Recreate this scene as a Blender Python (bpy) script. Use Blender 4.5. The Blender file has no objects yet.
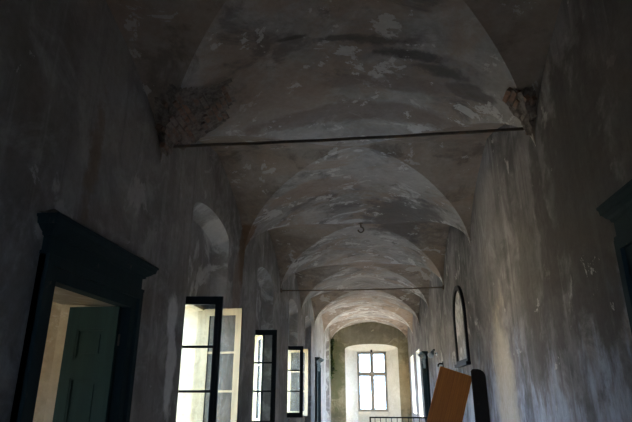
import bpy, bmesh, math, random
from mathutils import Vector, Matrix, noise
from mathutils.geometry import tessellate_polygon
random.seed(7)
S = bpy.context.scene
COL = S.collection

# ------------------------------------------------------------------ layout (metres; +Y runs down the corridor, floor at z=0)
XL, XR = -2.28, 1.72           # corridor wall faces
XO = -2.95                     # outer face of the left wall
XC = -0.18                     # crown line of the vault
ZS, ZC = 3.95, 5.08            # springing and crown
YB, YE = -4.05, 27.95          # back wall, end wall
# vault bays: (near pier, crown, far pier)
BAYS = [(-4.05, -1.65, 0.75), (0.75, 2.95, 5.05), (5.05, 7.0, 8.95), (8.95, 10.85, 12.75), (12.75, 14.65, 16.55),
        (16.55, 18.45, 20.35), (20.35, 22.25, 24.15), (24.15, 26.05, 27.95)]

PW = 2.3
def prof(u):                      # long barrel, a little fuller than an ellipse
    return max(0.0, 1 - abs(u) ** 1.72) ** (1 / PW)
def side_prof(v):                 # side webs rise to a slight point at their crown
    return max(0.0, 1 - abs(v) ** 1.15) ** (1 / 2.2)

# ------------------------------------------------------------------ object helpers
def link(name, mesh, mats=(), parent=None, loc=None):
    o = bpy.data.objects.new(name, mesh)
    COL.objects.link(o)
    for m in mats:
        mesh.materials.append(m)
    if parent is not None:
        o.parent = parent
    if loc is not None:
        o.location = loc
    return o

def obj(name, bm, mats, parent=None, loc=None, smooth=False):
    me = bpy.data.meshes.new(name)
    bm.normal_update()
    bm.to_mesh(me)
    bm.free()
    if smooth:
        for p in me.polygons:
            p.use_smooth = True
    if not isinstance(mats, (list, tuple)):
        mats = [mats]
    return link(name, me, mats, parent, loc)

def empty(name, loc, rz=0.0):
    o = bpy.data.objects.new(name, None)
    COL.objects.link(o)
    o.location = loc
    o.rotation_euler = (0, 0, rz)
    o.empty_display_size = 0.1
    return o

def tag(o, label, cat, group=None, kind=None):
    o['label'] = label
    o['category'] = cat
    if group:
        o['group'] = group
    if kind:
        o['kind'] = kind
    return o

def box(bm, x0, x1, y0, y1, z0, z1, mi=0, M=None):
    vs = [bm.verts.new((x, y, z)) for x in (x0, x1) for y in (y0, y1) for z in (z0, z1)]
    if M is not None:
        for v in vs:
            v.co = M @ v.co
    for f in ((0, 1, 3, 2), (4, 6, 7, 5), (0, 4, 5, 1), (2, 3, 7, 6), (0, 2, 6, 4), (1, 5, 7, 3)):
        fc = bm.faces.new([vs[i] for i in f])
        fc.material_index = mi
    return vs

def bevel(bm, w, seg=2):
    bmesh.ops.bevel(bm, geom=list(bm.edges), offset=w, segments=seg, affect='EDGES', profile=0.6, clamp_overlap=True)

def tube(bm, pts, r, n=10, mi=0, cap=True):
    rings = []
    pts = [Vector(p) for p in pts]
    for i, p in enumerate(pts):
        d = (pts[min(i + 1, len(pts) - 1)] - pts[max(i - 1, 0)]).normalized()
        a = d.orthogonal().normalized() if i == 0 else (rings[-1][1] - d * rings[-1][1].dot(d)).normalized()
        b = d.cross(a)
        rr = r[i] if isinstance(r, (list, tuple)) else r
        rings.append(([bm.verts.new(p + (a * math.cos(2 * math.pi * k / n) + b * math.sin(2 * math.pi * k / n)) * rr) for k in range(n)], a))
    for (r0, _), (r1, _) in zip(rings, rings[1:]):
        for k in range(n):
            f = bm.faces.new((r0[k], r0[(k + 1) % n], r1[(k + 1) % n], r1[k]))
            f.material_index = mi
            f.smooth = True
    if cap:
        bm.faces.new(list(reversed(rings[0][0]))).material_index = mi
        bm.faces.new(rings[-1][0]).material_index = mi

def holed(bm, outer, holes, to3d, mi=0):
    """polygon with holes in a plane; to3d maps (u, v) to a point"""
    loops = [outer] + list(holes)
    flat = [p for l in loops for p in l]
    tris = tessellate_polygon([[Vector((u, v, 0)) for u, v in l] for l in loops])
    vs = [bm.verts.new(to3d(u, v)) for u, v in flat]
    for t in tris:
        try:
            bm.faces.new([vs[i] for i in t]).material_index = mi
        except ValueError:
            pass

def strip(bm, la, lb, closed=True, mi=0):
    a = [bm.verts.new(p) for p in la]
    b = [bm.verts.new(p) for p in lb]
    n = len(a)
    for i in range(n if closed else n - 1):
        j = (i + 1) % n
        bm.faces.new((a[i], a[j], b[j], b[i])).material_index = mi

def arch_loop(y0, y1, z0, zs, rise, n=14):
    """closed outline: sill, right side, segmental / round head, left side"""
    c, h = (y0 + y1) / 2, (y1 - y0) / 2
    pts = [(y0, z0), (y1, z0)]
    for k in range(n + 1):
        a = math.pi * k / n
        pts.append((c + h * math.cos(a), zs + rise * math.sin(a)))
    return pts

# ------------------------------------------------------------------ node materials
class NB:
    def __init__(s, name):
        s.m = bpy.data.materials.new(name)
        s.m.use_nodes = True
        s.nt = s.m.node_tree
        s.nt.nodes.clear()
        s.out = s.nt.nodes.new('ShaderNodeOutputMaterial')
        s.b = s.nt.nodes.new('ShaderNodeBsdfPrincipled')
        s.nt.links.new(s.b.outputs[0], s.out.inputs[0])
        s.co = s.nt.nodes.new('ShaderNodeTexCoord').outputs['Object']
    def n(s, t, **k):
        nd = s.nt.nodes.new(t)
        for a, v in k.items():
            setattr(nd, a, v)
        return nd
    def L(s, a, b):
        s.nt.links.new(a, b)
    def setin(s, sock, v):
        if isinstance(v, bpy.types.NodeSocket):
            s.L(v, sock)
        else:
            sock.default_value = v
    def map(s, scale=(1, 1, 1), loc=(0, 0, 0), rot=(0, 0, 0), src=None):
        nd = s.n('ShaderNodeMapping')
        s.L(src or s.co, nd.inputs[0])
        nd.inputs['Scale'].default_value = scale
        nd.inputs['Location'].default_value = loc
        nd.inputs['Rotation'].default_value = rot
        return nd.outputs[0]
    def noise(s, scale, detail=6, rough=.6, vec=None, dist=0.0):
        nd = s.n('ShaderNodeTexNoise')
        s.L(vec or s.co, nd.inputs['Vector'])
        nd.inputs['Scale'].default_value = scale
        nd.inputs['Detail'].default_value = detail
        nd.inputs['Roughness'].default_value = rough
        nd.inputs['Distortion'].default_value = dist
        return nd.outputs[0]
    def ramp(s, f, a, b, c0=0.0, c1=1.0, smooth=True):
        nd = s.n('ShaderNodeMapRange', interpolation_type='SMOOTHSTEP' if smooth else 'LINEAR')
        s.setin(nd.inputs[0], f)
        for i, v in zip((1, 2, 3, 4), (a, b, c0, c1)):
            nd.inputs[i].default_value = v
        return nd.outputs[0]
    def math(s, op, a, b=0.0, clamp=False):
        nd = s.n('ShaderNodeMath', operation=op, use_clamp=clamp)
        s.setin(nd.inputs[0], a)
        s.setin(nd.inputs[1], b)
        return nd.outputs[0]
    def mix(s, f, a, b, mode='MIX'):
        nd = s.n('ShaderNodeMix', data_type='RGBA', blend_type=mode)
        s.setin(nd.inputs[0], f)
        for i, v in ((6, a), (7, b)):
            if isinstance(v, (tuple, list)):
                v = tuple(v) + ((1,) if len(v) == 3 else ())
            s.setin(nd.inputs[i], v)
        return nd.outputs[2]
    def blotch(s, centre, radii, ragged=.55, nscale=2.2, soft=.25, seed=0.0):
        """mask of one patch with a ragged edge at a place on the wall"""
        mp = s.n('ShaderNodeVectorMath', operation='SUBTRACT')
        s.L(s.co, mp.inputs[0])
        mp.inputs[1].default_value = centre
        dv = s.n('ShaderNodeVectorMath', operation='DIVIDE')
        s.L(mp.outputs[0], dv.inputs[0])
        dv.inputs[1].default_value = radii
        ln = s.n('ShaderNodeVectorMath', operation='LENGTH')
        s.L(dv.outputs[0], ln.inputs[0])
        nz = s.noise(nscale, 5, .65, vec=s.map(loc=(seed, seed * .7, -seed)))
        d = s.math('ADD', ln.outputs['Value'], s.math('MULTIPLY', s.math('SUBTRACT', nz, .5), ragged * 4))
        return s.ramp(d, 1 - soft, 1 + soft, 1, 0)
    def bump(s, h, strength=.3, dist=.02, prev=None):
        nd = s.n('ShaderNodeBump')
        nd.inputs['Strength'].default_value = strength
        nd.inputs['Distance'].default_value = dist
        s.L(h, nd.inputs['Height'])
        if prev is not None:
            s.L(prev, nd.inputs['Normal'])
        return nd.outputs[0]
    def fin(s, col=None, rough=.85, nrm=None, metal=0.0, spec=None):
        if col is not None:
            if isinstance(col, (tuple, list)):
                col = tuple(col) + ((1,) if len(col) == 3 else ())
            s.setin(s.b.inputs['Base Color'], col)
        s.setin(s.b.inputs['Roughness'], rough)
        s.b.inputs['Metallic'].default_value = metal
        if spec is not None:
            s.b.inputs['Specular IOR Level'].default_value = spec
        if nrm is not None:
            s.L(nrm, s.b.inputs['Normal'])
        return s.m

def plaster(name, base, dark, light, peel, streak=.5, patches=(), peel_at=(.60, .66), flakes=.66, warm=0.0, skylit_flaking=None):
    """old lime plaster: mottling, run-down streaks, flaked paint, plus single patches of stain or painted light (centre, radii, colour, strength, ragged)"""
    m = NB(name)
    big = m.noise(.55, 8, .62, dist=.4)
    mid = m.noise(2.1, 8, .68, vec=m.map(loc=(3, 5, 1)), dist=.6)
    fine = m.noise(14, 5, .7)
    c = m.mix(m.ramp(big, .36, .66), dark, base)
    c = m.mix(m.ramp(mid, .44, .68, 0, .75), c, light)
    if warm:
        c = m.mix(m.ramp(m.noise(.9, 7, .66, vec=m.map(loc=(31, 8, 2)), dist=.7), .46, .64, 0, warm), c, (.43, .315, .235))
        c = m.mix(m.ramp(m.noise(1.5, 8, .7, vec=m.map(loc=(7, 18, 12)), dist=.5), .52, .66, 0, warm), c, tuple(k * .55 for k in dark))
    if streak:
        st = m.noise(1.0, 6, .65, vec=m.map(scale=(5, 5, .38)))
        c = m.mix(m.ramp(st, .47, .66, 0, streak), c, dark)
        st2 = m.noise(1.0, 5, .6, vec=m.map(scale=(9, 9, .5), loc=(4, 1, 7)))
        c = m.mix(m.ramp(st2, .56, .7, 0, streak * .7), c, light)
    pn = m.noise(1.25, 9, .66, vec=m.map(loc=(11, 2, 8)), dist=.9)
    pm = m.ramp(pn, *peel_at)
    c = m.mix(m.math('MULTIPLY', pm, .8), c, peel)
    if skylit_flaking:  # low pale flaking with blue sky light put into its colour
        sx = m.n('ShaderNodeSeparateXYZ')
        m.L(m.co, sx.inputs[0])
        sn = m.noise(1.0, 7, .68, vec=m.map(scale=(2.6, 2.6, 1.0), loc=(2, 9, 5)))
        zz = m.math('ADD', sx.outputs[2], m.math('MULTIPLY', m.math('SUBTRACT', sn, .5), 4.5))
        k = m.math('MULTIPLY', m.ramp(zz, skylit_flaking[0], skylit_flaking[1], 1, 0), m.ramp(m.noise(1.0, 6, .7, vec=m.map(scale=(2.6, 2.6, 1.1), loc=(6, 1, 4))), .36, .64))
        c = m.mix(m.math('MULTIPLY', k, .7), c, skylit_flaking[2])
    for i, (cen, rad, colr, stg, rag) in enumerate(patches):
        soft = .5 if rad[1] == .55 else .22
        small = sorted(rad)[0] < .11 or sorted(rad)[1] < .2
        k = m.blotch(cen, rad, rag, 6.5 if small else 2.6, .42 if small else soft, seed=i * 1.7 + .3)
        c = m.mix(m.math('MULTIPLY', k, stg), c, colr)
    c = m.mix(m.ramp(fine, .3, .7, .0, .35), c, m.mix(1.0, c, (.62, .6, .58), 'MULTIPLY'))
    fl = m.ramp(m.noise(2.3, 10, .7, vec=m.map(loc=(21, 4, 15)), dist=.25), flakes, flakes + .012)
    c = m.mix(m.math('MULTIPLY', fl, .75), c, peel)
    n1 = m.bump(pm, .35, .012)
    n2 = m.bump(m.noise(5, 6, .6), .35, .03, n1)
    n3 = m.bump(fine, .25, .008, n2)
    return m.fin(c, .92, n3, spec=.2)

def painted(name, col, worn, amount=(.62, .7), rough=.55, grain=(18, 18, 1.5)):
    m = NB(name)
    g = m.noise(1, 6, .65, vec=m.map(scale=grain))
    w = m.noise(6, 8, .7, dist=.5)
    c = m.mix(m.ramp(g, .35, .7, 0, .5), col, tuple(k * .6 for k in col))
    c = m.mix(m.ramp(w, *amount), c, worn)
    return m.fin(c, rough, m.bump(g, .25, .004), spec=.25)

def glass(name, tint=(.93, .96, .95), dust=(.62, .62, .58), amt=.12):
    m = NB(name)
    tr = m.n('ShaderNodeBsdfTransparent')
    tr.inputs[0].default_value = tint + (1,)
    gl = m.n('ShaderNodeBsdfGlossy')
    gl.inputs['Roughness'].default_value = .03
    df = m.n('ShaderNodeBsdfDiffuse')
    df.inputs[0].default_value = dust + (1,)
    lw = m.n('ShaderNodeLayerWeight')
    lw.inputs[0].default_value = .25
    mx = m.n('ShaderNodeMixShader')
    m.L(m.math('ADD', m.math('MULTIPLY', lw.outputs['Fresnel'], .6), .02, True), mx.inputs[0])
    m.L(tr.outputs[0], mx.inputs[1])
    m.L(gl.outputs[0], mx.inputs[2])
    m2 = m.n('ShaderNodeMixShader')
    m.L(m.ramp(m.noise(7, 6, .7), .35, .8, amt * .4, amt * 2), m2.inputs[0])
    m.L(mx.outputs[0], m2.inputs[1])
    m.L(df.outputs[0], m2.inputs[2])
    m.L(m2.outputs[0], m.out.inputs[0])
    m.nt.nodes.remove(m.b)
    return m.m

M_left = plaster('plaster_left_wall', (.44, .405, .375), (.24, .22, .2), (.54, .51, .485), (.62, .585, .56), .45, patches=[
    ((-2.28, 5.79, 2.45), (.3, .15, .26), (.80, .77, .75), 1.0, .35),
    ((-2.28, 5.85, 1.9), (.3, .14, .42), (.80, .77, .75), .95, .45),
    ((-2.28, 3.75, 3.5), (.4, .09, .5), (.26, .17, .10), .55, .7),
    ((-2.28, 8.75, 3.9), (.4, .2, .55), (.20, .11, .05), .85, .45),
    ((-2.28, 8.55, 3.3), (.4, .25, .6), (.34, .25, .19), .6, .4),
    ((-2.28, 27.3, 3.2), (.5, .5, 1.2), (.25, .24, .14), .7, .5),
])
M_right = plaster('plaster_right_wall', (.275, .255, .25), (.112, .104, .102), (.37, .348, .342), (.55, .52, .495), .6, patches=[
    ((1.72, 7.55, 1.3), (.4, .55, 1.3), (.60, .51, .39), .75, .45),  # warm window light on the wall, painted as a cream patch
    ((1.72, 3.72, 2.3), (.4, .04, .3), (.60, .59, .58), .9, .15),
    ((1.72, 9.9, 1.1), (.4, .7, .8), (.66, .68, .72), .8, .3),  # sky-lit strip beside the board, painted pale blue
    ((1.72, 5.15, 3.0), (.5, .20, 1.1), (.10, .09, .082), .75, .5),  # from here: dark stains that also paint the light falling off
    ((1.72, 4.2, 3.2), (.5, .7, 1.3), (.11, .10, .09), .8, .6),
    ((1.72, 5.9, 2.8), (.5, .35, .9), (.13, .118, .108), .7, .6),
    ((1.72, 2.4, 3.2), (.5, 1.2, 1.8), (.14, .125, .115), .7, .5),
], skylit_flaking=(1.5, 2.2, (.50, .55, .66)))  # low flaking, bluish for the sky light
VAULT_PATCHES = [
    ((-.22, 4.46, 5.08), (.26, .05, .4), (.15, .135, .125), .8, .5),
    ((.12, 4.52, 5.06), (.30, .07, .4), (.15, .135, .125), .8, .6),
    ((.50, 4.72, 5.0), (.34, .09, .4), (.14, .125, .118), .85, .6),
    ((.84, 4.92, 4.9), (.28, .10, .4), (.15, .135, .125), .8, .6),
    ((1.15, 5.15, 4.74), (.25, .13, .4), (.18, .155, .145), .7, .6),
    ((-.72, 4.35, 5.02), (.13, .03, .3), (.13, .115, .105), .8, .4),
    ((.25, 5.25, 5.02), (.75, .16, .4), (.30, .24, .21), .7, .7),
    ((-.22, 10.55, 5.08), (.36, .13, .4), (.66, .64, .63), .9, .25),
    ((-.14, 7.15, 5.08), (.07, .05, .3), (.72, .70, .68), .9, .2),
    ((.75, 10.2, 4.95), (.8, 1.3, .6), (.17, .155, .15), .75, .5),
    ((-1.0, 8.4, 4.95), (.9, .35, .6), (.44, .32, .24), .6, .5),
    ((-1.1, 5.5, 4.95), (.7, .5, .6), (.42, .31, .24), .5, .5),
    ((-.2, 5.95, 5.05), (1.5, .22, .6), (.30, .235, .2), .7, .5),
    ((1.45, 6.6, 4.6), (.6, .8, .6), (.36, .27, .215), .6, .5),
    ((-2.2, 8.85, 4.2), (.25, .2, .4), (.22, .12, .06), .8, .4),
]
M_vault = plaster('plaster_vault', (.53, .49, .455), (.33, .30, .28), (.60, .56, .53), (.72, .69, .66), 0.0, patches=VAULT_PATCHES, peel_at=(.57, .585), flakes=.60, warm=.7)
M_web = plaster('brown_shaded_side_webs', (.42, .35, .295), (.27, .22, .18), (.48, .41, .355), (.60, .56, .525), 0.0, patches=VAULT_PATCHES, peel_at=(.60, .615), flakes=.62, warm=.6)  # browner web plaster, also darkened so the groins read as shaded
M_end = plaster('plaster_end_wall', (.36, .32, .205), (.16, .15, .092), (.45, .41, .29), (.50, .46, .33), .4, patches=[
    ((-2.1, 27.95, 2.6), (.5, .5, 1.6), (.13, .14, .07), .8, .5),
    ((-.2, 27.95, 4.4), (1.6, .5, .6), (.22, .20, .16), .6, .4),
    ((1.4, 27.95, 1.8), (.4, .5, 1.3), (.44, .36, .22), .6, .5),
])
M_reveal = plaster('plaster_embrasure', (.50, .42, .29), (.45, .38, .26), (.53, .46, .33), (.53, .47, .35), .1)
M_splay = plaster('plaster_white_splay', (.80, .77, .69), (.68, .65, .56), (.84, .82, .75), (.84, .82, .77), .05)
M_niche = plaster('plaster_recess', (.40, .38, .36), (.27, .25, .24), (.52, .50, .49), (.72, .71, .7), .3, patches=[((-2.4, 7.6, 4.05), (.3, .4, .25), (.80, .78, .76), .9, .3)], peel_at=(.52, .6))
M_room = plaster('plaster_side_room', (.58, .50, .38), (.40, .33, .24), (.64, .57, .46), (.66, .6, .5), .3)
M_facade = plaster('plaster_facade', (.60, .53, .39), (.50, .44, .32), (.64, .58, .44), (.62, .57, .45), .2)
M_green = painted('paint_dark_green', (.018, .037, .039), (.10, .085, .065), (.62, .72), .8)
M_leafgreen = painted('paint_door_green', (.010, .038, .035), (.08, .085, .065), (.68, .76), .75)
M_casedark = painted('paint_casement_inside', (.008, .012, .012), (.06, .05, .04), (.68, .76))
M_cream = painted('paint_cream', (.49, .41, .265), (.36, .31, .21), (.66, .76))
M_greywood = painted('paint_grey_frame', (.30, .285, .25), (.42, .40, .35), (.6, .72))
M_black = painted('paint_black_iron', (.014, .013, .012), (.05, .035, .025), (.6, .7), .6)
M_rust = painted('rusted_iron', (.17, .135, .105), (.22, .14, .09), (.52, .66), .75)
M_lampbody = painted('grey_metal', (.36, .40, .45), (.2, .2, .2), (.66, .76), .4)
M_glass = glass('window_glass')
M_glassold = glass('dusty_glass', (.9, .93, .93), (.62, .61, .58), .08)

def wood_board():
    m = NB('orange_brown_wood')
    g = m.noise(1, 8, .65, vec=m.map(scale=(22, 22, 1.3)), dist=.5)
    w = m.n('ShaderNodeTexWave', wave_type='BANDS', bands_direction='X')
    m.L(m.map(scale=(3, 3, .18)), w.inputs['Vector'])
    w.inputs['Scale'].default_value = 3
    w.inputs['Distortion'].default_value = 7
    w.inputs['Detail'].default_value = 3
    c = m.mix(m.ramp(g, .3, .7), (.44, .135, .009), (.60, .205, .018))
    c = m.mix(m.math('MULTIPLY', w.outputs['Fac'], .35), c, (.32, .09, .009))
    c = m.mix(m.ramp(m.noise(2.3, 6, .6), .55, .75, 0, .5), c, (.20, .06, .012))
    return m.fin(c, .5, m.bump(g, .15, .003))
M_wood = wood_board()
M_shadowpanel = painted('shadow_panel_dark', (.018, .013, .010), (.03, .022, .016), (.6, .7), .8)  # near-black tone for the panel replacing the board's shadow

def brick_mat():
    m = NB('old_red_brick')
    oi = m.n('ShaderNodeNewGeometry')
    r = oi.outputs['Random Per Island']
    n = m.noise(16, 6, .7)
    c = m.mix(r, (.27, .18, .14), (.42, .23, .15))
    c = m.mix(m.ramp(m.noise(5, 5, .6), .42, .6), c, (.33, .28, .24))
    c = m.mix(m.ramp(n, .35, .7, 0, .5), c, (.13, .10, .085))
    return m.fin(c, .95, m.bump(n, .8, .02), spec=.15)
M_brick = brick_mat()

def mortar_mat():
    m = NB('crumbling_mortar')
    n = m.noise(9, 8, .72)
    c = m.mix(m.ramp(n, .35, .65), (.13, .105, .09), (.34, .29, .25))
    return m.fin(c, .97, m.bump(n, 1.0, .04), spec=.1)
M_mortar = mortar_mat()

def floor_mat():
    m = NB('worn_cotto_tiles')
    b = m.n('ShaderNodeTexBrick', offset=0.5)
    m.L(m.map(scale=(1, 1, 1)), b.inputs['Vector'])
    b.inputs['Scale'].default_value = 1.0
    b.inputs['Brick Width'].default_value = .32
    b.inputs['Row Height'].default_value = .16
    b.inputs['Mortar Size'].default_value = .006
    b.inputs['Color1'].default_value = (.52, .40, .30, 1)
    b.inputs['Color2'].default_value = (.44, .33, .245, 1)
    b.inputs['Mortar'].default_value = (.2, .18, .16, 1)
    c = m.mix(m.ramp(m.noise(1.2, 7, .65), .4, .65, 0, .7), b.outputs['Color'], (.56, .50, .43))
    return m.fin(c, .6, m.bump(b.outputs['Fac'], -.3, .006))
M_floor = floor_mat()

def leaf_mat():
    m = NB('wall_moss_leaf')
    n = m.noise(9, 4, .6)
    return m.fin(m.mix(m.ramp(n, .35, .65), (.03, .06, .012), (.10, .15, .03)), .7)
M_leaf = leaf_mat()
M_ground = plaster('outside_ground', (.42, .40, .36), (.3, .29, .26), (.5, .48, .44), (.5, .48, .44), 0)
M_stone = plaster('stone_sill', (.42, .40, .37), (.28, .27, .25), (.5, .48, .46), (.52, .5, .48), 0)

# ------------------------------------------------------------------ the shell
ZT = 5.5                                         # wall tops, hidden above the vault
REC = dict(h=.875, rz=3.90, rise=.24, z0=0.0)    # window recesses in the left wall
REC_X = -2.52                                    # back plane of a recess
WY = [7.05, 10.95, 14.95, 18.45, 26.05]                 # window axes
WH, WZ0, WZ1 = .62, .97, 2.83
RWS = [(22.0, .9, .7, 3.2), (25.6, 1.1, .7, 3.2)]   # right windows added to light the last bays: axis, half width, sill, head                    # half width, sill, head of a window
D_L = [(3.42, 4.66), (20.83, 21.91)]             # door openings, left
D_R = [(2.32, 3.40), (18.1, 19.18)]              # door openings, right
DZ = 2.40

def build_wall_left():
    bm = bmesh.new()
    inner, holes_in, holes_rec, holes_out = [], [], [], []
    outer = [(YB, 0), (YE, 0), (YE, ZT), (YB, ZT)]
    for c in WY:
        la = arch_loop(c - REC['h'], c + REC['h'], 0.012, REC['rz'], REC['rise'])
        k = .90
        lb = arch_loop(c - REC['h'] * k, c + REC['h'] * k, 0.012, REC['rz'] - .12, REC['rise'] * .8)
        holes_in.append(la)
        strip(bm, [(XL, y, z) for y, z in la], [(REC_X, y, z) for y, z in lb], True, 1)
        wl = [(c - WH, WZ0), (c + WH, WZ0), (c + WH, WZ1), (c - WH, WZ1)]
        holed(bm, lb, [wl], lambda y, z: (REC_X, y, z), 1)
        wo = [(c - WH - .06, WZ0 - .05), (c + WH + .06, WZ0 - .05), (c + WH + .06, WZ1 + .04), (c - WH - .06, WZ1 + .04)]
        strip(bm, [(REC_X, y, z) for y, z in wl], [(XO, y, z) for y, z in wo], True, 2)
        holes_out.append(wo)
    for y0, y1 in D_L:
        d = [(y0, .012), (y1, .012), (y1, DZ), (y0, DZ)]
        holes_in.append(d)
        do = [(y0 - .03, .012), (y1 + .03, .012), (y1 + .03, DZ + .03), (y0 - .03, DZ + .03)]
        strip(bm, [(XL, y, z) for y, z in d], [(XO, y, z) for y, z in do], True, 3)
        holes_out.append(do)
    holed(bm, outer, holes_in, lambda y, z: (XL, y, z), 0)
    holed(bm, [(YB - .4, -.1), (YE + .6, -.1), (YE + .6, 5.7), (YB - .4, 5.7)], holes_out, lambda y, z: (XO, y, z), 4)
    return obj('wall_left', bm, [M_left, M_niche, M_reveal, M_room, M_facade])
tag(build_wall_left(), 'left corridor wall of stained plaster with tall window recesses', 'wall', kind='structure')

AR = (10.72, .70)                                  # arched blind window on the right wall: axis, half width
def build_wall_right():
    bm = bmesh.new()
    holes = []
    for y0, y1 in D_R:
        d = [(y0, .012), (y1, .012), (y1, DZ), (y0, DZ)]
        holes.append(d)
        strip(bm, [(XR, y, z) for y, z in d], [(XR + .5, y, z) for y, z in d], True, 0)
        holed(bm, d, [], lambda y, z: (XR + .5, y, z), 0)
    outs = []
    for c, hw, z0, z1 in RWS:
        wl = [(c - hw, z0), (c + hw, z0), (c + hw, z1), (c - hw, z1)]
        wo = [(c - hw + .12, z0), (c + hw - .12, z0), (c + hw - .12, z1 - .08), (c - hw + .12, z1 - .08)]
        strip(bm, [(XR, y, z) for y, z in wl], [(XR + .65, y, z) for y, z in wo], True, 1)
        holes.append(wl)
        outs.append(wo)
    holed(bm, [(YB, 0), (YE, 0), (YE, ZT), (YB, ZT)], holes, lambda y, z: (XR, y, z), 0)
    holed(bm, [(YB - .4, -.1), (YE + .6, -.1), (YE + .6, 5.7), (YB - .4, 5.7)], outs, lambda y, z: (XR + .65, y, z), 0)
    return obj('wall_right', bm, [M_right, M_splay])
tag(build_wall_right(), 'right corridor wall of dark streaked plaster with pale flaking patches and painted light', 'wall', kind='structure')

EW = (-.17, .76, .66, 3.60)                       # end window: axis x, half width, sill, head
def build_wall_end():
    bm = bmesh.new()
    cx, hw, z0, z1 = EW
    la = arch_loop(cx - 1.36, cx + 1.36, .012, 3.72, .24, 12)
    lb = arch_loop(cx - hw, cx + hw, .2, z1 + .02, .03, 12)
    holed(bm, [(XL, 0), (XR, 0), (XR, ZT), (XL, ZT)], [la], lambda x, z: (x, YE, z), 0)
    yb = YE + .62
    strip(bm, [(x, YE, z) for x, z in la], [(x, yb, z) for x, z in lb], True, 1)
    wl = [(cx - hw, z0), (cx + hw, z0), (cx + hw, z1), (cx - hw, z1)]
    holed(bm, [(XL - .7, -.1), (XR + .7, -.1), (XR + .7, 5.7), (XL - .7, 5.7)], [wl], lambda x, z: (x, yb + .12, z), 1)
    strip(bm, [(x, yb, z) for x, z in wl], [(x, yb + .12, z) for x, z in wl], True, 1)
    # parapet filling under the window inside the splay
    holed(bm, lb, [[(cx - hw + .001, z0), (cx + hw - .001, z0), (cx + hw - .001, z1 + .015), (cx - hw + .001, z1 + .015)]], lambda x, z: (x, yb, z), 1)
    return obj('wall_end', bm, [M_end, M_splay])
tag(build_wall_end(), 'mottled greenish beige end wall around the bright splayed window', 'wall', kind='structure')

bm = bmesh.new()
BW = [(-.65, 1.4), (.1, 1.4), (.1, 2.35), (-.65, 2.35)]  # opening added to lift the light on the near vault
holed(bm, [(XL - .7, -.1), (XR + .7, -.1), (XR + .7, 5.7), (XL - .7, 5.7)], [BW], lambda x, z: (x, YB, z))
strip(bm, [(x, YB, z) for x, z in BW], [(x, YB - .4, z) for x, z in BW])
tag(obj('wall_back', bm, M_left), 'plaster wall with one opening added for light, closing the corridor behind the viewer', 'wall', kind='structure')

bm = bmesh.new()
box(bm, XO - .0, XR + .66, YB - .4, YE + .74, -.3, 0)
tag(obj('floor', bm, M_floor), 'worn terracotta tiled corridor floor', 'floor', kind='structure')

def build_ceiling():
    bm = bmesh.new()
    N = 22                                        # half-bay steps
    us = [math.sin(math.pi / 2 * k / N) for k in range(-N, N + 1)]
    for (a, c, b) in BAYS:
        grid, idx, jdx = [], {}, {}
        for vu in us:
            v = math.copysign((1 - min(1.0, prof(vu)) ** 2.2) ** (1 / 1.15), vu)
            y = c + v * ((b - c) if v > 0 else (c - a))
            row = []
            for u in us:
                x = XC + u * ((XR - XC) if u > 0 else (XC - XL))
                h = max(prof(u), side_prof(v))
                z = ZS + (ZC - ZS) * h
                if abs(u) < .999:
                    z += .022 * noise.noise(Vector((x * .9, y * .9, 3))) + .008 * noise.noise(Vector((x * 3, y * 3, 9)))
                ex = 0.012 * (1 if u == us[-1] else -1 if u == us[0] else 0)
                nv = bm.verts.new((x + ex, y, z))
                idx[nv], jdx[nv] = len(grid), len(row)
                row.append(nv)
            grid.append(row)
        for i in range(2 * N):
            for j in range(2 * N):
                q = (grid[i][j], grid[i + 1][j], grid[i + 1][j + 1], grid[i][j + 1])
                if (i < N) == (j < N):
                    fs = [(q[0], q[1], q[2]), (q[0], q[2], q[3])]
                else:
                    fs = [(q[0], q[1], q[3]), (q[1], q[2], q[3])]
                for f in fs:
                    fc = bm.faces.new(f)
                    fc.smooth = True
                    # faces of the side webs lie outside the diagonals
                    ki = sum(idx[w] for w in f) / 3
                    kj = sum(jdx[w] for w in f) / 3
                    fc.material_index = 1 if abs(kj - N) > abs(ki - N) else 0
        bm.edges.ensure_lookup_table()
        for i in range(2 * N):
            for (p, q) in ((grid[i][i], grid[i + 1][i + 1]), (grid[i][2 * N - i], grid[i + 1][2 * N - i - 1])):
                e = bm.edges.get((p, q))
                if e and abs(i - N + .5) > 2.5:
                    e.smooth = False
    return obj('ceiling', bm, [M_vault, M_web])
tag(build_ceiling(), 'row of stained plaster groin vaults over the corridor', 'vaulted ceiling', kind='structure')

bm = bmesh.new()
box(bm, XO, XR + .66, YB - .4, YE + .74, 5.6, 5.75)
tag(obj('roof', bm, M_stone), 'roof slab above the vaults, out of view', 'roof', kind='structure')

# side room behind the open green door (its own window lights it)
def build_side_room():
    bm = bmesh.new()
    x0, x1, y0, y1, h = -6.2, XO - .01, .3, 5.75, 3.3
    win = [(1.3, .9), (2.6, .9), (2.6, 2.3), (1.3, 2.3)]
    holed(bm, [(y0, 0), (y1, 0), (y1, h), (y0, h)], [win], lambda y, z: (x0, y, z))
    strip(bm, [(x0, y, z) for y, z in win], [(x0 - .4, y, z) for y, z in win])
    for y in (y0, y1):
        bm.faces.new([bm.verts.new(p) for p in ((x0, y, 0), (x1, y, 0), (x1, y, h), (x0, y, h))])
    bm.faces.new([bm.verts.new(p) for p in ((x0, y0, h), (x1, y0, h), (x1, y1, h), (x0, y1, h))])
    bm.faces.new([bm.verts.new(p) for p in ((x0, y0, 0), (x1, y0, 0), (x1, y1, 0), (x0, y1, 0))])
    return obj('wall_side_room', bm, M_room)
tag(build_side_room(), 'beige plaster of the small room behind the open green door', 'wall', kind='structure')

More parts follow.
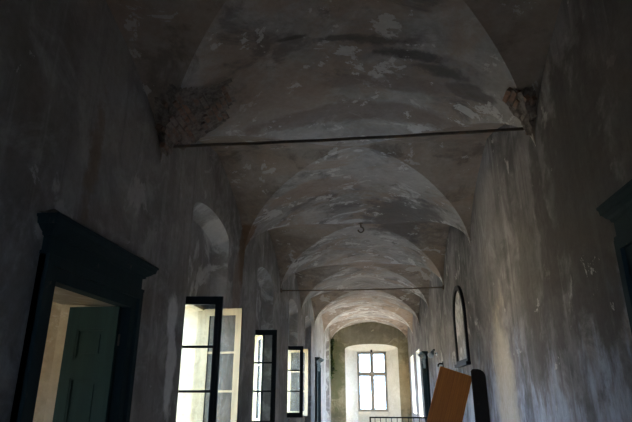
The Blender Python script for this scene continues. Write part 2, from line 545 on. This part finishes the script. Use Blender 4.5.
# ------------------------------------------------------------------ doors
def frustum_stack(bm, side, layers):
    """mitred mouldings: list of (z, projection from wall, y0, y1)"""
    xw = XL if side < 0 else XR
    s = 1 if side < 0 else -1
    rings = []
    for z, p, y0, y1 in layers:
        rings.append([bm.verts.new(q) for q in ((xw - s * .02, y0, z), (xw + s * p, y0, z), (xw + s * p, y1, z), (xw - s * .02, y1, z))])
    for a, b in zip(rings, rings[1:]):
        for k in range(4):
            j = (k + 1) % 4
            bm.faces.new((a[k], a[j], b[j], b[k]))
    bm.faces.new(rings[0])
    bm.faces.new(rings[-1])
    bmesh.ops.recalc_face_normals(bm, faces=bm.faces)

def door_leaf(w, h, mat, parent, loc, rz):
    t = .042
    bm = bmesh.new()
    st = .105
    px0, px1 = st, w - st
    zs = [(.16, .72), (.86, h - .63), (h - .47, h - .20)]
    box(bm, 0, st, 0, t, 0, h)
    box(bm, w - st, w, 0, t, 0, h)
    edges = [0] + [z for p in zs for z in p] + [h]
    for k in range(0, len(edges), 2):
        box(bm, st, w - st, 0, t, edges[k], edges[k + 1])
    for z0, z1 in zs:
        box(bm, px0, px1, .014, t - .014, z0, z1)               # sunk panel
        for yy0, yy1 in ((.004, .016), (t - .016, t - .004)):    # moulding round it
            box(bm, px0, px0 + .018, yy0, yy1, z0, z1)
            box(bm, px1 - .018, px1, yy0, yy1, z0, z1)
            box(bm, px0 + .018, px1 - .018, yy0, yy1, z0, z0 + .018)
            box(bm, px0 + .018, px1 - .018, yy0, yy1, z1 - .018, z1)
        box(bm, px0 + .05, px1 - .05, .006, t - .006, z0 + .05, z1 - .05)
    o = obj('door_leaf', bm, mat, parent, loc)
    o.rotation_euler = (0, 0, rz)
    hb = bmesh.new()
    for z in (.3, 1.2, h - .3):
        tube(hb, [(-.006, -.008, z - .05), (-.006, -.008, z + .05)], .009, 8)
    obj('hinge', hb, M_rust, o)
    return o

def make_door(n, side, y0, y1, label, opened, k=1.0):
    xw = XL if side < 0 else XR
    s = 1 if side < 0 else -1
    c = (y0 + y1) / 2
    root = tag(empty('door_%d' % n, (0, 0, 0)), label, 'door', kind='structure')
    j = .215 if n != 1 else .15
    bm = bmesh.new()
    def pbox(xa, xb, ya, yb, za, zb):
        X = sorted((xw + s * xa, xw + s * xb))
        box(bm, X[0], X[1], ya, yb, za, zb)
    for ya, yb, inner in ((y0 - j, y0 + .015, 1), (y1 - .015, y1 + j, -1)):
        pbox(-.06, .045, ya, yb, 0, DZ + .0)
        if inner > 0:
            pbox(-.02, .075, ya, ya + .07, 0, DZ + j)
        else:
            pbox(-.02, .075, yb - .07, yb, 0, DZ + j)
        pbox(-.02, .10, ya - .015, yb + .015, 0, .22)
    pbox(-.06, .045, y0 - j, y1 + j, DZ - .015, DZ + j)
    pbox(-.02, .075, y0 - j + .07, y1 + j - .07, DZ + j - .07, DZ + j)
    obj('door_frame', bm, M_green, root)
    bm = bmesh.new()
    a, b = y0 - j, y1 + j
    zf = DZ + j
    layers = [(zf, .085, a - .01, b + .01), (zf + .025, .085, a - .01, b + .01), (zf + .026, .055, a + .01, b - .01),
                             (zf + .13, .055, a + .01, b - .01), (zf + .135, .08, a - .015, b + .015), (zf + .155, .085, a - .02, b + .02),
                             (zf + .17, .12, a - .055, b + .055), (zf + .195, .15, a - .09, b + .09), (zf + .197, .165, a - .105, b + .105),
                             (zf + .235, .175, a - .115, b + .115), (zf + .245, .19, a - .13, b + .13), (zf + .26, .19, a - .13, b + .13)]
    frustum_stack(bm, side, [(z, .05 + (p - .05) * k, a + (ya - a) * k, b + (yb - b) * k) for z, p, ya, yb in layers])
    obj('cornice', bm, M_green, root)
    if n == 1:
        # crumbled plaster lying along the top ledge
        db = bmesh.new()
        zt, q = zf + .26, 60
        ya, yb = a - .13 * k, b + .13 * k
        xs = [xw + s * e for e in (.0, .05, .09, .125, .05 + .14 * k)]
        rows = []
        for i in range(q + 1):
            y = ya + (yb - ya) * i / q
            rows.append([db.verts.new((x + s * .006 * noise.noise(Vector((y * 9, m_, 2))), y, zt + (.004 if m_ == 4 else max(.003, .022 + .03 * noise.noise(Vector((y * 6, m_ * .8, 7))) + .015 * noise.noise(Vector((y * 21, m_, 3))))))) for m_, x in enumerate(xs)])
        for r0, r1 in zip(rows, rows[1:]):
            for m_ in range(4):
                db.faces.new((r0[m_], r0[m_ + 1], r1[m_ + 1], r1[m_]))
        bmesh.ops.recalc_face_normals(db, faces=db.faces)
        obj('crumbled_plaster', db, M_mortar, root)
    w = (y1 - y0) / 2 - .008
    h = DZ - .025
    if opened:
        door_leaf(.49, h, M_leafgreen, root, (xw - .03, y1 - .05, .012), math.radians(178))
        door_leaf(.47, h, M_leafgreen, root, (xw - .03, y0 + .01, .012), math.radians(184))
    else:
        lx = xw - s * .05
        door_leaf(w, h, M_green, root, (lx, y0 + .004, .012), math.radians(90))
        door_leaf(w, h, M_green, root, (lx, y1 - .004, .012), math.radians(-90))
    return root

make_door(1, -1, *D_L[0], 'dark green framed door on the left, leaves open into a beige room', True, .8)
make_door(2, -1, *D_L[1], 'closed dark door with cornice far down the left wall past the windows', False)
make_door(3, 1, *D_R[0], 'dark green door with cornice on the right wall at the picture edge', False, .5)
make_door(4, 1, *D_R[1], 'closed dark door with cornice far down the right wall', False)

# ------------------------------------------------------------------ casement windows on the left
def casement_mesh(w, h, rows):
    """leaf hinged at x=0, swinging in the xz plane; inside face (-y) dark paint, outside face (+y) cream"""
    t, st, mt = .045, .092, .03
    bm = bmesh.new()
    box(bm, 0, st, 0, t, 0, h)
    box(bm, w - st, w, 0, t, 0, h)
    box(bm, st, w - st, 0, t, 0, st * 1.3)
    box(bm, st, w - st, 0, t, h - st * 1.1, h)
    z0, z1 = st * 1.3, h - st * 1.1
    for k in range(1, rows):
        z = z0 + (z1 - z0) * k / rows
        box(bm, st, w - st, .008, t - .008, z - mt / 2, z + mt / 2)
    bm.normal_update()
    for f in bm.faces:
        f.material_index = 1 if f.normal.y > .5 else 0
    return bm, (st, w - st, z0, z1, t / 2)

def make_window(n, c, label, near, far):
    root = tag(empty('window_%d' % n, (0, 0, 0)), label, 'window', kind='structure')
    xb = REC_X
    bm = bmesh.new()
    f = .045
    for y0, y1 in ((c - WH, c - WH + f), (c + WH - f, c + WH)):
        box(bm, xb - .09, xb + .012, y0, y1, WZ0, WZ1)
    box(bm, xb - .09, xb + .012, c - WH + f, c + WH - f, WZ1 - f, WZ1)
    box(bm, xb - .09, xb + .012, c - WH + f, c + WH - f, WZ0, WZ0 + f)
    obj('window_frame', bm, M_cream, root)
    bm = bmesh.new()
    box(bm, xb - .01, xb + .07, c - WH - .1, c + WH + .1, WZ0 - .055, WZ0 - .002)
    bevel(bm, .008)
    obj('window_sill', bm, M_stone, root)
    w = WH - f + .012
    h = WZ1 - WZ0 - f * 1.2
    for which, ang in (('near', near), ('far', far)):
        cb, (gx0, gx1, gz0, gz1, gy) = casement_mesh(w, h, 3)
        if which == 'far':                                     # mirrored leaf
            for v in cb.verts:
                v.co.y = -v.co.y
            bmesh.ops.reverse_faces(cb, faces=cb.faces)
            gy = -gy
            loc = (xb + .018, c + WH - f + .01, WZ0 + f * .6)
            rz = math.radians(-90 + ang)
        else:
            loc = (xb + .018, c - WH + f - .01, WZ0 + f * .6)
            rz = math.radians(90 - ang)
        o = obj('casement', cb, [M_casedark, M_cream], root, loc)
        o.rotation_euler = (0, 0, rz)
        gb = bmesh.new()
        box(gb, gx0 - .004, gx1 + .004, gy - .0015, gy + .0015, gz0 - .004, gz1 + .004)
        obj('glass', gb, M_glassold, o)
        hb = bmesh.new()
        yk = -.006 if which == 'near' else .006
        for z in (.25, h - .25):
            tube(hb, [(.0, yk, z - .05), (.0, yk, z + .05)], .008, 8)
        obj('hinge', hb, M_rust, o)
        if which == 'near':
            bb = bmesh.new()
            tube(bb, [(w - .03, -.012, .12), (w - .03, -.012, h - .12)], .007, 8)
            box(bb, w - .045, w - .015, -.02, -.0, .86, .94)
            obj('bolt', bb, M_black, o)
    return root

make_window(1, WY[0], 'nearest left window, dark leaf and lit cream leaf both swung into the corridor', 84, 86)
make_window(2, WY[1], 'second left window, dark near leaf swung out, cream far leaf half open behind it', 84, 22)
make_window(3, WY[2], 'third left window, narrow dark leaf and cream leaf swung open', 84, 86)
make_window(4, WY[3], 'closed left window between the third window and the far door', 0, 0)
make_window(6, WY[4], 'closed left window added for light beside the end wall', 0, 0)  # added to light the last bay

# ------------------------------------------------------------------ end window
def end_window():
    cx, hw, z0, z1 = EW
    root = tag(empty('window_5', (0, 0, 0)), 'bright cross-barred window in the end wall', 'window', kind='structure')
    y0, y1 = YE + .60, YE + .68
    f = .085
    bm = bmesh.new()
    box(bm, cx - hw, cx - hw + f, y0, y1, z0, z1)
    box(bm, cx + hw - f, cx + hw, y0, y1, z0, z1)
    box(bm, cx - hw + f, cx + hw - f, y0, y1, z1 - f, z1)
    box(bm, cx - hw + f, cx + hw - f, y0, y1, z0, z0 + f)
    obj('window_frame', bm, M_greywood, root)
    bm = bmesh.new()
    zt = z0 + (z1 - z0) * .62
    box(bm, cx - hw + f, cx + hw - f, y0 - .02, y1, zt - .07, zt + .07)
    obj('transom', bm, M_greywood, root)
    bm = bmesh.new()
    box(bm, cx - .06, cx + .06, y0 - .01, y1, z0 + f, zt - .07)
    box(bm, cx - .06, cx + .06, y0 - .01, y1, zt + .07, z1 - f)
    obj('mullion', bm, M_greywood, root)
    for xa, xb in ((cx - hw + f, cx - .06), (cx + .06, cx + hw - f)):
        for za, zb in ((z0 + f, zt - .07), (zt + .07, z1 - f)):
            sb = bmesh.new()
            e = .038
            yy0, yy1 = y0 + .005, y0 + .05
            box(sb, xa, xa + e, yy0, yy1, za, zb)
            box(sb, xb - e, xb, yy0, yy1, za, zb)
            box(sb, xa + e, xb - e, yy0, yy1, za, za + e)
            box(sb, xa + e, xb - e, yy0, yy1, zb - e, zb)
            so = obj('sash', sb, M_greywood, root)
            gb = bmesh.new()
            box(gb, xa + e - .004, xb - e + .004, y0 + .026, y0 + .029, za + e - .004, zb - e + .004)
            obj('glass', gb, M_glass, so)
    bm = bmesh.new()
    box(bm, cx - .05, cx + .05, YE + .5, YE + .6, z1 - .02, z1 + .13)
    bevel(bm, .02)
    obj('shutter_catch', bm, M_black, root)
end_window()

def added_right_window(n, c, hw, z0, z1, label):  # added windows that brighten the far end
    hw, z1 = hw - .13, z1 - .09
    root = tag(empty('window_%d' % n, (0, 0, 0)), label, 'window', kind='structure')
    x0, x1 = XR + .5, XR + .57
    f = .06
    bm = bmesh.new()
    box(bm, x0, x1, c - hw, c - hw + f, z0, z1)
    box(bm, x0, x1, c + hw - f, c + hw, z0, z1)
    box(bm, x0, x1, c - hw + f, c + hw - f, z1 - f, z1)
    box(bm, x0, x1, c - hw + f, c + hw - f, z0, z0 + f)
    box(bm, x0, x1, c - .035, c + .035, z0 + f, z1 - f)
    o = obj('window_frame', bm, M_greywood, root)
    bm = bmesh.new()
    box(bm, x0 + .03, x0 + .034, c - hw + f, c + hw - f, z0 + f, z1 - f)
    obj('glass', bm, M_glass, o)
added_right_window(7, *RWS[1], 'window added for light in the right wall just before the end wall')
added_right_window(8, *RWS[0], 'right wall window added for light between the far right door and the last window')

# ------------------------------------------------------------------ things in the corridor
def tie_rod(y, z, label, r=.02):
    root = tag(empty('tie_rod', (XL, y, z)), label, 'tie rod', 'iron tie rods across the vaults')
    bm = bmesh.new()
    w = XR - XL
    n = 24
    tube(bm, [(w * k / n, .004 * math.sin(k * 1.3), -.018 * math.sin(math.pi * k / n)) for k in range(n + 1)], r, 10)
    obj('rod', bm, M_rust, root)
    for x, s in ((0.0, 1), (w, -1)):
        bm = bmesh.new()
        box(bm, min(x, x + s * .035), max(x, x + s * .035), -.05, .05, -.05, .05)
        bevel(bm, .008)
        obj('anchor_plate', bm, M_rust, root)
tie_rod(5.15, 4.285, 'long rusted iron tie rod across the nearest vault', .017)
tie_rod(12.75, 4.02, 'thin iron tie rod far down the corridor above the arched dark frame', .015)

# brown board leaning sideways on the right wall
def board():
    w, h, t = .575, 1.985, .028
    bm = bmesh.new()
    box(bm, -w, 0, -t, 0, 0, h)
    bevel(bm, .004)
    o = obj('wooden_board', bm, M_wood, None, (1.085, 9.9, .006))
    o.rotation_euler = (0, math.radians(18.2), 0)
    tag(o, 'tilted orange-brown wooden board leaning on the right wall under the arched frame', 'board')
    bm = bmesh.new()
    for x in (-w + .07, -.13):
        box(bm, x, x + .06, 0.0, .022, .12, h - .12)
    bevel(bm, .003)
    obj('batten', bm, M_wood, o)
    return o
board()

# dark upright panel added in place of the board's shadow on the right wall
def shadow_panel():
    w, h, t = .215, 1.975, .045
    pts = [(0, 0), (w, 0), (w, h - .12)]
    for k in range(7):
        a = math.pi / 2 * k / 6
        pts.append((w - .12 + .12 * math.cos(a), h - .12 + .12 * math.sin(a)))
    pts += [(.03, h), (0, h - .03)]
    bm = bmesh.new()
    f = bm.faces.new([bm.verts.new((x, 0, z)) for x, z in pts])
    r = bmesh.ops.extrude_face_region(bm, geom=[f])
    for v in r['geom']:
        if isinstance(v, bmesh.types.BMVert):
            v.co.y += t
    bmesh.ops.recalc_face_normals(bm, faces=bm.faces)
    o = obj('board_shadow_panel', bm, M_shadowpanel, None, (XR - w - .006, 8.78, .003))
    tag(o, 'dark upright panel added for the board shadow, rounded top corner at the right wall, beside the tilted board', 'shadow_panel')
shadow_panel()

# railing across the corridor
def railing():
    y, x0, x1, top = 15.0, -.2, XR - .02, 1.0
    root = tag(empty('iron_railing', (x0, y, 0)), 'low black iron railing before the end window', 'railing')
    bm = bmesh.new()
    box(bm, 0, x1 - x0, -.02, .02, top - .035, top)
    bevel(bm, .005)
    obj('top_rail', bm, M_black, root)
    bm = bmesh.new()
    box(bm, 0, x1 - x0, -.014, .014, .1, .125)
    obj('bottom_rail', bm, M_black, root)
    for x in (0.02, x1 - x0 - .02):
        bm = bmesh.new()
        box(bm, x - .02, x + .02, -.02, .02, 0, top - .035)
        obj('post', bm, M_black, root)
    n = 13
    for k in range(1, n):
        bm = bmesh.new()
        x = (x1 - x0) * k / n
        tube(bm, [(x, 0, .12), (x, 0, top - .034)], .009, 8)
        obj('baluster', bm, M_black, root)
railing()

# arched dark frame on the right wall
def arched_frame():
    c, h = AR
    z0, zs, rise = 2.16, 3.0, .66
    root = tag(empty('arched_frame', (XR, c, z0)), 'tall round-headed dark frame high on the right wall above the board', 'frame')
    lo = arch_loop(-h, h, 0, zs - z0, rise, 28)
    e = .095
    li = arch_loop(-h + e, h - e, e * .6, zs - z0, rise - e, 28)
    bm = bmesh.new()
    x0, x1 = -.05, .0
    strip(bm, [(x0, y, z) for y, z in lo], [(x0, y, z) for y, z in li])
    strip(bm, [(x1, y, z) for y, z in lo], [(x0, y, z) for y, z in lo])
    strip(bm, [(x0, y, z) for y, z in li], [(x1, y, z) for y, z in li])
    bmesh.ops.remove_doubles(bm, verts=bm.verts, dist=1e-5)
    bmesh.ops.recalc_face_normals(bm, faces=bm.faces)
    obj('surround', bm, M_black, root)
    bm = bmesh.new()
    holed(bm, li, [], lambda y, z: (-.008, y, z))
    obj('panel', bm, M_niche, root)
    bm = bmesh.new()
    box(bm, -.09, 0, -h - .04, h + .04, -.06, 0)
    bevel(bm, .012)
    obj('ledge', bm, M_black, root)
arched_frame()

# small lamp on the right wall
def wall_lamp():
    root = tag(empty('wall_lamp', (XR, 15.2, 2.62)), 'small grey angled lamp on the right wall beyond the arched frame', 'lamp')
    bm = bmesh.new()
    tube(bm, [(0, 0, 0), (-.02, 0, 0)], .05, 14)
    obj('wall_plate', bm, M_lampbody, root)
    bm = bmesh.new()
    tube(bm, [(-.01, 0, 0), (-.08, 0, .02), (-.12, -.0, .06)], .012, 8)
    obj('arm', bm, M_black, root)
    bm = bmesh.new()
    d = Vector((-.35, -.6, -.45)).normalized()
    p = Vector((-.10, 0, .08))
    tube(bm, [p, p + d * .04, p + d * .12, p + d * .24], [.035, .05, .06, .085], 16)
    obj('shade', bm, M_lampbody, root)
    bm = bmesh.new()
    tube(bm, [p - d * .07, p + d * .002], [.03, .04], 12)
    obj('socket', bm, M_black, root)
wall_lamp()

def wall_bracket():
    root = tag(empty('wall_bracket', (XR, 14.0, 2.26)), 'small dark iron bracket on the right wall just above the board', 'bracket')
    bm = bmesh.new()
    box(bm, -.02, 0, -.04, .04, -.12, .1)
    bevel(bm, .006)
    obj('plate', bm, M_black, root)
    bm = bmesh.new()
    tube(bm, [(-.01, 0, .04), (-.09, 0, .05), (-.13, 0, .02), (-.13, 0, -.03)], .02, 8)
    obj('arm', bm, M_black, root)
wall_bracket()

# hook at the crown of the third vault
def ceiling_hook():
    root = tag(empty('ceiling_hook', (-.2, 10.75, 5.08)), 'rusty iron hook hanging from the crown of the vault over its pale plaster patch', 'hook')
    bm = bmesh.new()
    tube(bm, [(0, 0, .03), (0, 0, -.012)], .05, 12)
    obj('rosette', bm, M_rust, root)
    bm = bmesh.new()
    pts = [(0, 0, 0), (0, 0, -.09)]
    for k in range(11):
        a = math.radians(90 - 27 * k)
        pts.append((.06 * math.cos(a), 0, -.15 + .06 * math.sin(a)))
    tube(bm, pts, .016, 8)
    obj('hook', bm, M_rust, root)
ceiling_hook()

# bare masonry where the plaster has fallen beside the tie rod
def vault_z(x, y):
    u = (x - XC) / ((XR - XC) if x > XC else (XC - XL))
    u = max(-1, min(1, u))
    for a, c, b in BAYS:
        if a <= y <= b:
            v = (y - c) / ((b - c) if y > c else (c - a))
            return ZS + (ZC - ZS) * max(prof(u), side_prof(v))
    return ZC

def masonry(name, label, side, yc, ry, t0, t1, seed):
    """patch on the springing of the vault; t = angle up the ellipse from the wall"""
    rnd = random.Random(seed)
    hw = (XC - XL) if side < 0 else (XR - XC)
    def pt(t, y, d=0.0):
        ct, sn = math.cos(t) ** (2 / 1.72), math.sin(t) ** (2 / PW)
        x = XC + side * hw * ct
        z = ZS + (ZC - ZS) * sn
        nx, nz = math.cos(t) / hw, math.sin(t) / (ZC - ZS)
        l = math.hypot(nx, nz)
        return Vector((x - side * nx / l * d, y, z - nz / l * d))
    tm, tr = (t0 + t1) / 2, (t1 - t0) / 2
    def inside(t, y, k=1.0):
        a = math.hypot((t - tm) / tr, (y - yc) / ry)
        return a + .28 * noise.noise(Vector((t * 5, y * 4, seed))) < k
    bm = bmesh.new()
    NT, NY = 34, 40
    g = {}
    for i in range(NT + 1):
        for j in range(NY + 1):
            t = tm - tr * 1.25 + 2.5 * tr * i / NT
            y = yc - ry * 1.25 + 2.5 * ry * j / NY
            if t < .02:
                t = .02
            if inside(t, y):
                d = .02 + .02 * noise.noise(Vector((t * 22, y * 9, 4 + seed)))
                # keep the sheet on the visible surface where the side web cuts in
                p = pt(t, y, d)
                zz = vault_z(p.x, y)
                if zz - p.z > .06 + d:
                    p.z = zz - d - .02
                g[i, j] = bm.verts.new(p)
    for (i, j) in list(g):
        q = [(i, j), (i + 1, j), (i + 1, j + 1), (i, j + 1)]
        if all(k in g for k in q):
            bm.faces.new([g[k] for k in q]).material_index = 1
    # brick courses
    t = t0
    row = 0
    arc = .5 * (hw + ZC - ZS)
    while t < t1:
        dt = .062 / math.hypot(hw * math.sin(t), (ZC - ZS) * math.cos(t))
        y = yc - ry * 1.1 + (.11 if row % 2 else 0)
        while y < yc + ry * 1.1:
            ln = rnd.uniform(.12, .24)
            if inside(t, y, .92) and inside(t, y + ln, .92) and rnd.random() < .8:
                d0, d1 = -.02, rnd.uniform(.018, .045)
                a, b = t + dt * .08, t + dt * .82
                lo = [pt(a, y, d0), pt(a, y + ln, d0), pt(b, y + ln, d0), pt(b, y, d0)]
                up = [pt(a, y, d1), pt(a, y + ln, d1 + rnd.uniform(-.015, .015)), pt(b, y + ln, d1), pt(b, y, d1 + rnd.uniform(-.015, .015))]
                zz = vault_z(lo[0].x, y + ln / 2) - lo[0].z
                if zz < .3:
                    off = Vector((0, 0, max(0, zz - .03)))
                    lo = [bm.verts.new(p + off) for p in lo]
                    up = [bm.verts.new(p + off) for p in up]
                    bm.faces.new(up)
                    for k in range(4):
                        bm.faces.new((lo[k], lo[(k + 1) % 4], up[(k + 1) % 4], up[k]))
            y += ln + .015
        t += dt
        row += 1
    bmesh.ops.recalc_face_normals(bm, faces=bm.faces)
    o = obj(name, bm, [M_brick, M_mortar])
    return tag(o, label, 'brickwork', kind='structure')
masonry('exposed_brickwork', 'large patch of bare brown brick above the left end of the near tie rod', -1, 4.95, .52, .05, .86, 3)
masonry('exposed_brickwork', 'small broken patch of bare brick above the right end of the near tie rod', 1, 4.85, .24, .05, .5, 8)

# green growth in the far left corner
def corner_moss():
    rnd = random.Random(5)
    bm = bmesh.new()
    for k in range(240):
        z = 2.2 + 2.0 * rnd.random() ** .8
        x = XL + .02 + abs(rnd.gauss(0, .07)) * (1 + .6 * math.sin(z * 5))
        y = YE - .02 - abs(rnd.gauss(0, .08))
        c = Vector((x, y, z))
        r = rnd.uniform(.05, .11)
        R = Matrix.Rotation(rnd.uniform(0, 6.28), 3, 'Z') @ Matrix.Rotation(rnd.uniform(-1, 1), 3, 'X')
        vs = [bm.verts.new(c + R @ Vector(p) * r) for p in ((-1, 0, 0), (-.2, -.5, .12), (1, 0, -.1), (-.2, .5, .12))]
        bm.faces.new(vs)
    tag(obj('ivy', bm, M_leaf), 'dark green growth up the far left corner beside the end wall', 'plant', kind='stuff')
corner_moss()

# ------------------------------------------------------------------ outside
bm = bmesh.new()
box(bm, -60, 60, -60, 120, -6.3, -6.2)
tag(obj('ground', bm, M_ground), 'pale courtyard ground outside below the windows', 'ground', kind='structure')
bm = bmesh.new()
box(bm, -20, -17, -30, 70, -6.2, 3.2)
tag(obj('wall_courtyard', bm, M_facade), 'pale yellow wall across the courtyard outside the left windows', 'wall', kind='structure')

# ------------------------------------------------------------------ light: sky and sun, let in through the windows
W = bpy.data.worlds.new('sky')
S.world = W
W.use_nodes = True
bg = W.node_tree.nodes['Background']
bg.inputs[0].default_value = (.46, .67, 1.0, 1)
bg.inputs[1].default_value = 24.0

sun = bpy.data.lights.new('sun', 'SUN')
sun.energy = 75
sun.angle = .009
sun.color = (1, .9, .75)
so = bpy.data.objects.new('sun', sun)
COL.objects.link(so)
so.rotation_euler = Vector((-.75, .25, -.62)).to_track_quat('-Z', 'Y').to_euler()

def portal(name, loc, normal, sx, sy):
    l = bpy.data.lights.new(name, 'AREA')
    l.shape = 'RECTANGLE'
    l.size, l.size_y = sx, sy
    l.cycles.is_portal = True
    o = bpy.data.objects.new(name, l)
    COL.objects.link(o)
    o.location = loc
    o.rotation_euler = Vector(normal).to_track_quat('-Z', 'Z').to_euler()
for c in WY:
    portal('window_portal', (XO - .02, c, (WZ0 + WZ1) / 2), (1, 0, 0), 1.4, 2.0)
for r in RWS:
    portal('right_portal', (XR + .68, r[0], (r[2] + r[3]) / 2), (-1, 0, 0), 2.2, 2.6)
portal('end_portal', (EW[0], YE + .8, (EW[2] + EW[3]) / 2), (0, -1, 0), 1.5, 3.0)
portal('back_portal', (-.275, YB - .42, 1.88), (0, 1, 0), .95, 1.15)
portal('room_portal', (-6.65, 2.0, 1.8), (1, 0, 0), 2.1, 2.3)

# ------------------------------------------------------------------ camera
cam = bpy.data.cameras.new('camera')
cam.sensor_width = 36
cam.lens = 36 * 520 / 632
cam.clip_end = 300
co = bpy.data.objects.new('camera', cam)
COL.objects.link(co)
co.location = (0, 0, 1.65)
co.rotation_euler = (math.radians(90 + 19.0935), 0, math.radians(6.2228))
S.camera = co

S.view_settings.view_transform = 'Standard'
S.view_settings.look = 'None'
S.view_settings.gamma = 1
S.view_settings.exposure = 0.3
S.cycles.max_bounces = 14
S.cycles.diffuse_bounces = 9
S.cycles.transparent_max_bounces = 16
S.cycles.sample_clamp_indirect = 0
S.cycles.caustics_reflective = False
S.cycles.caustics_refractive = False
S.cycles.use_denoising = True
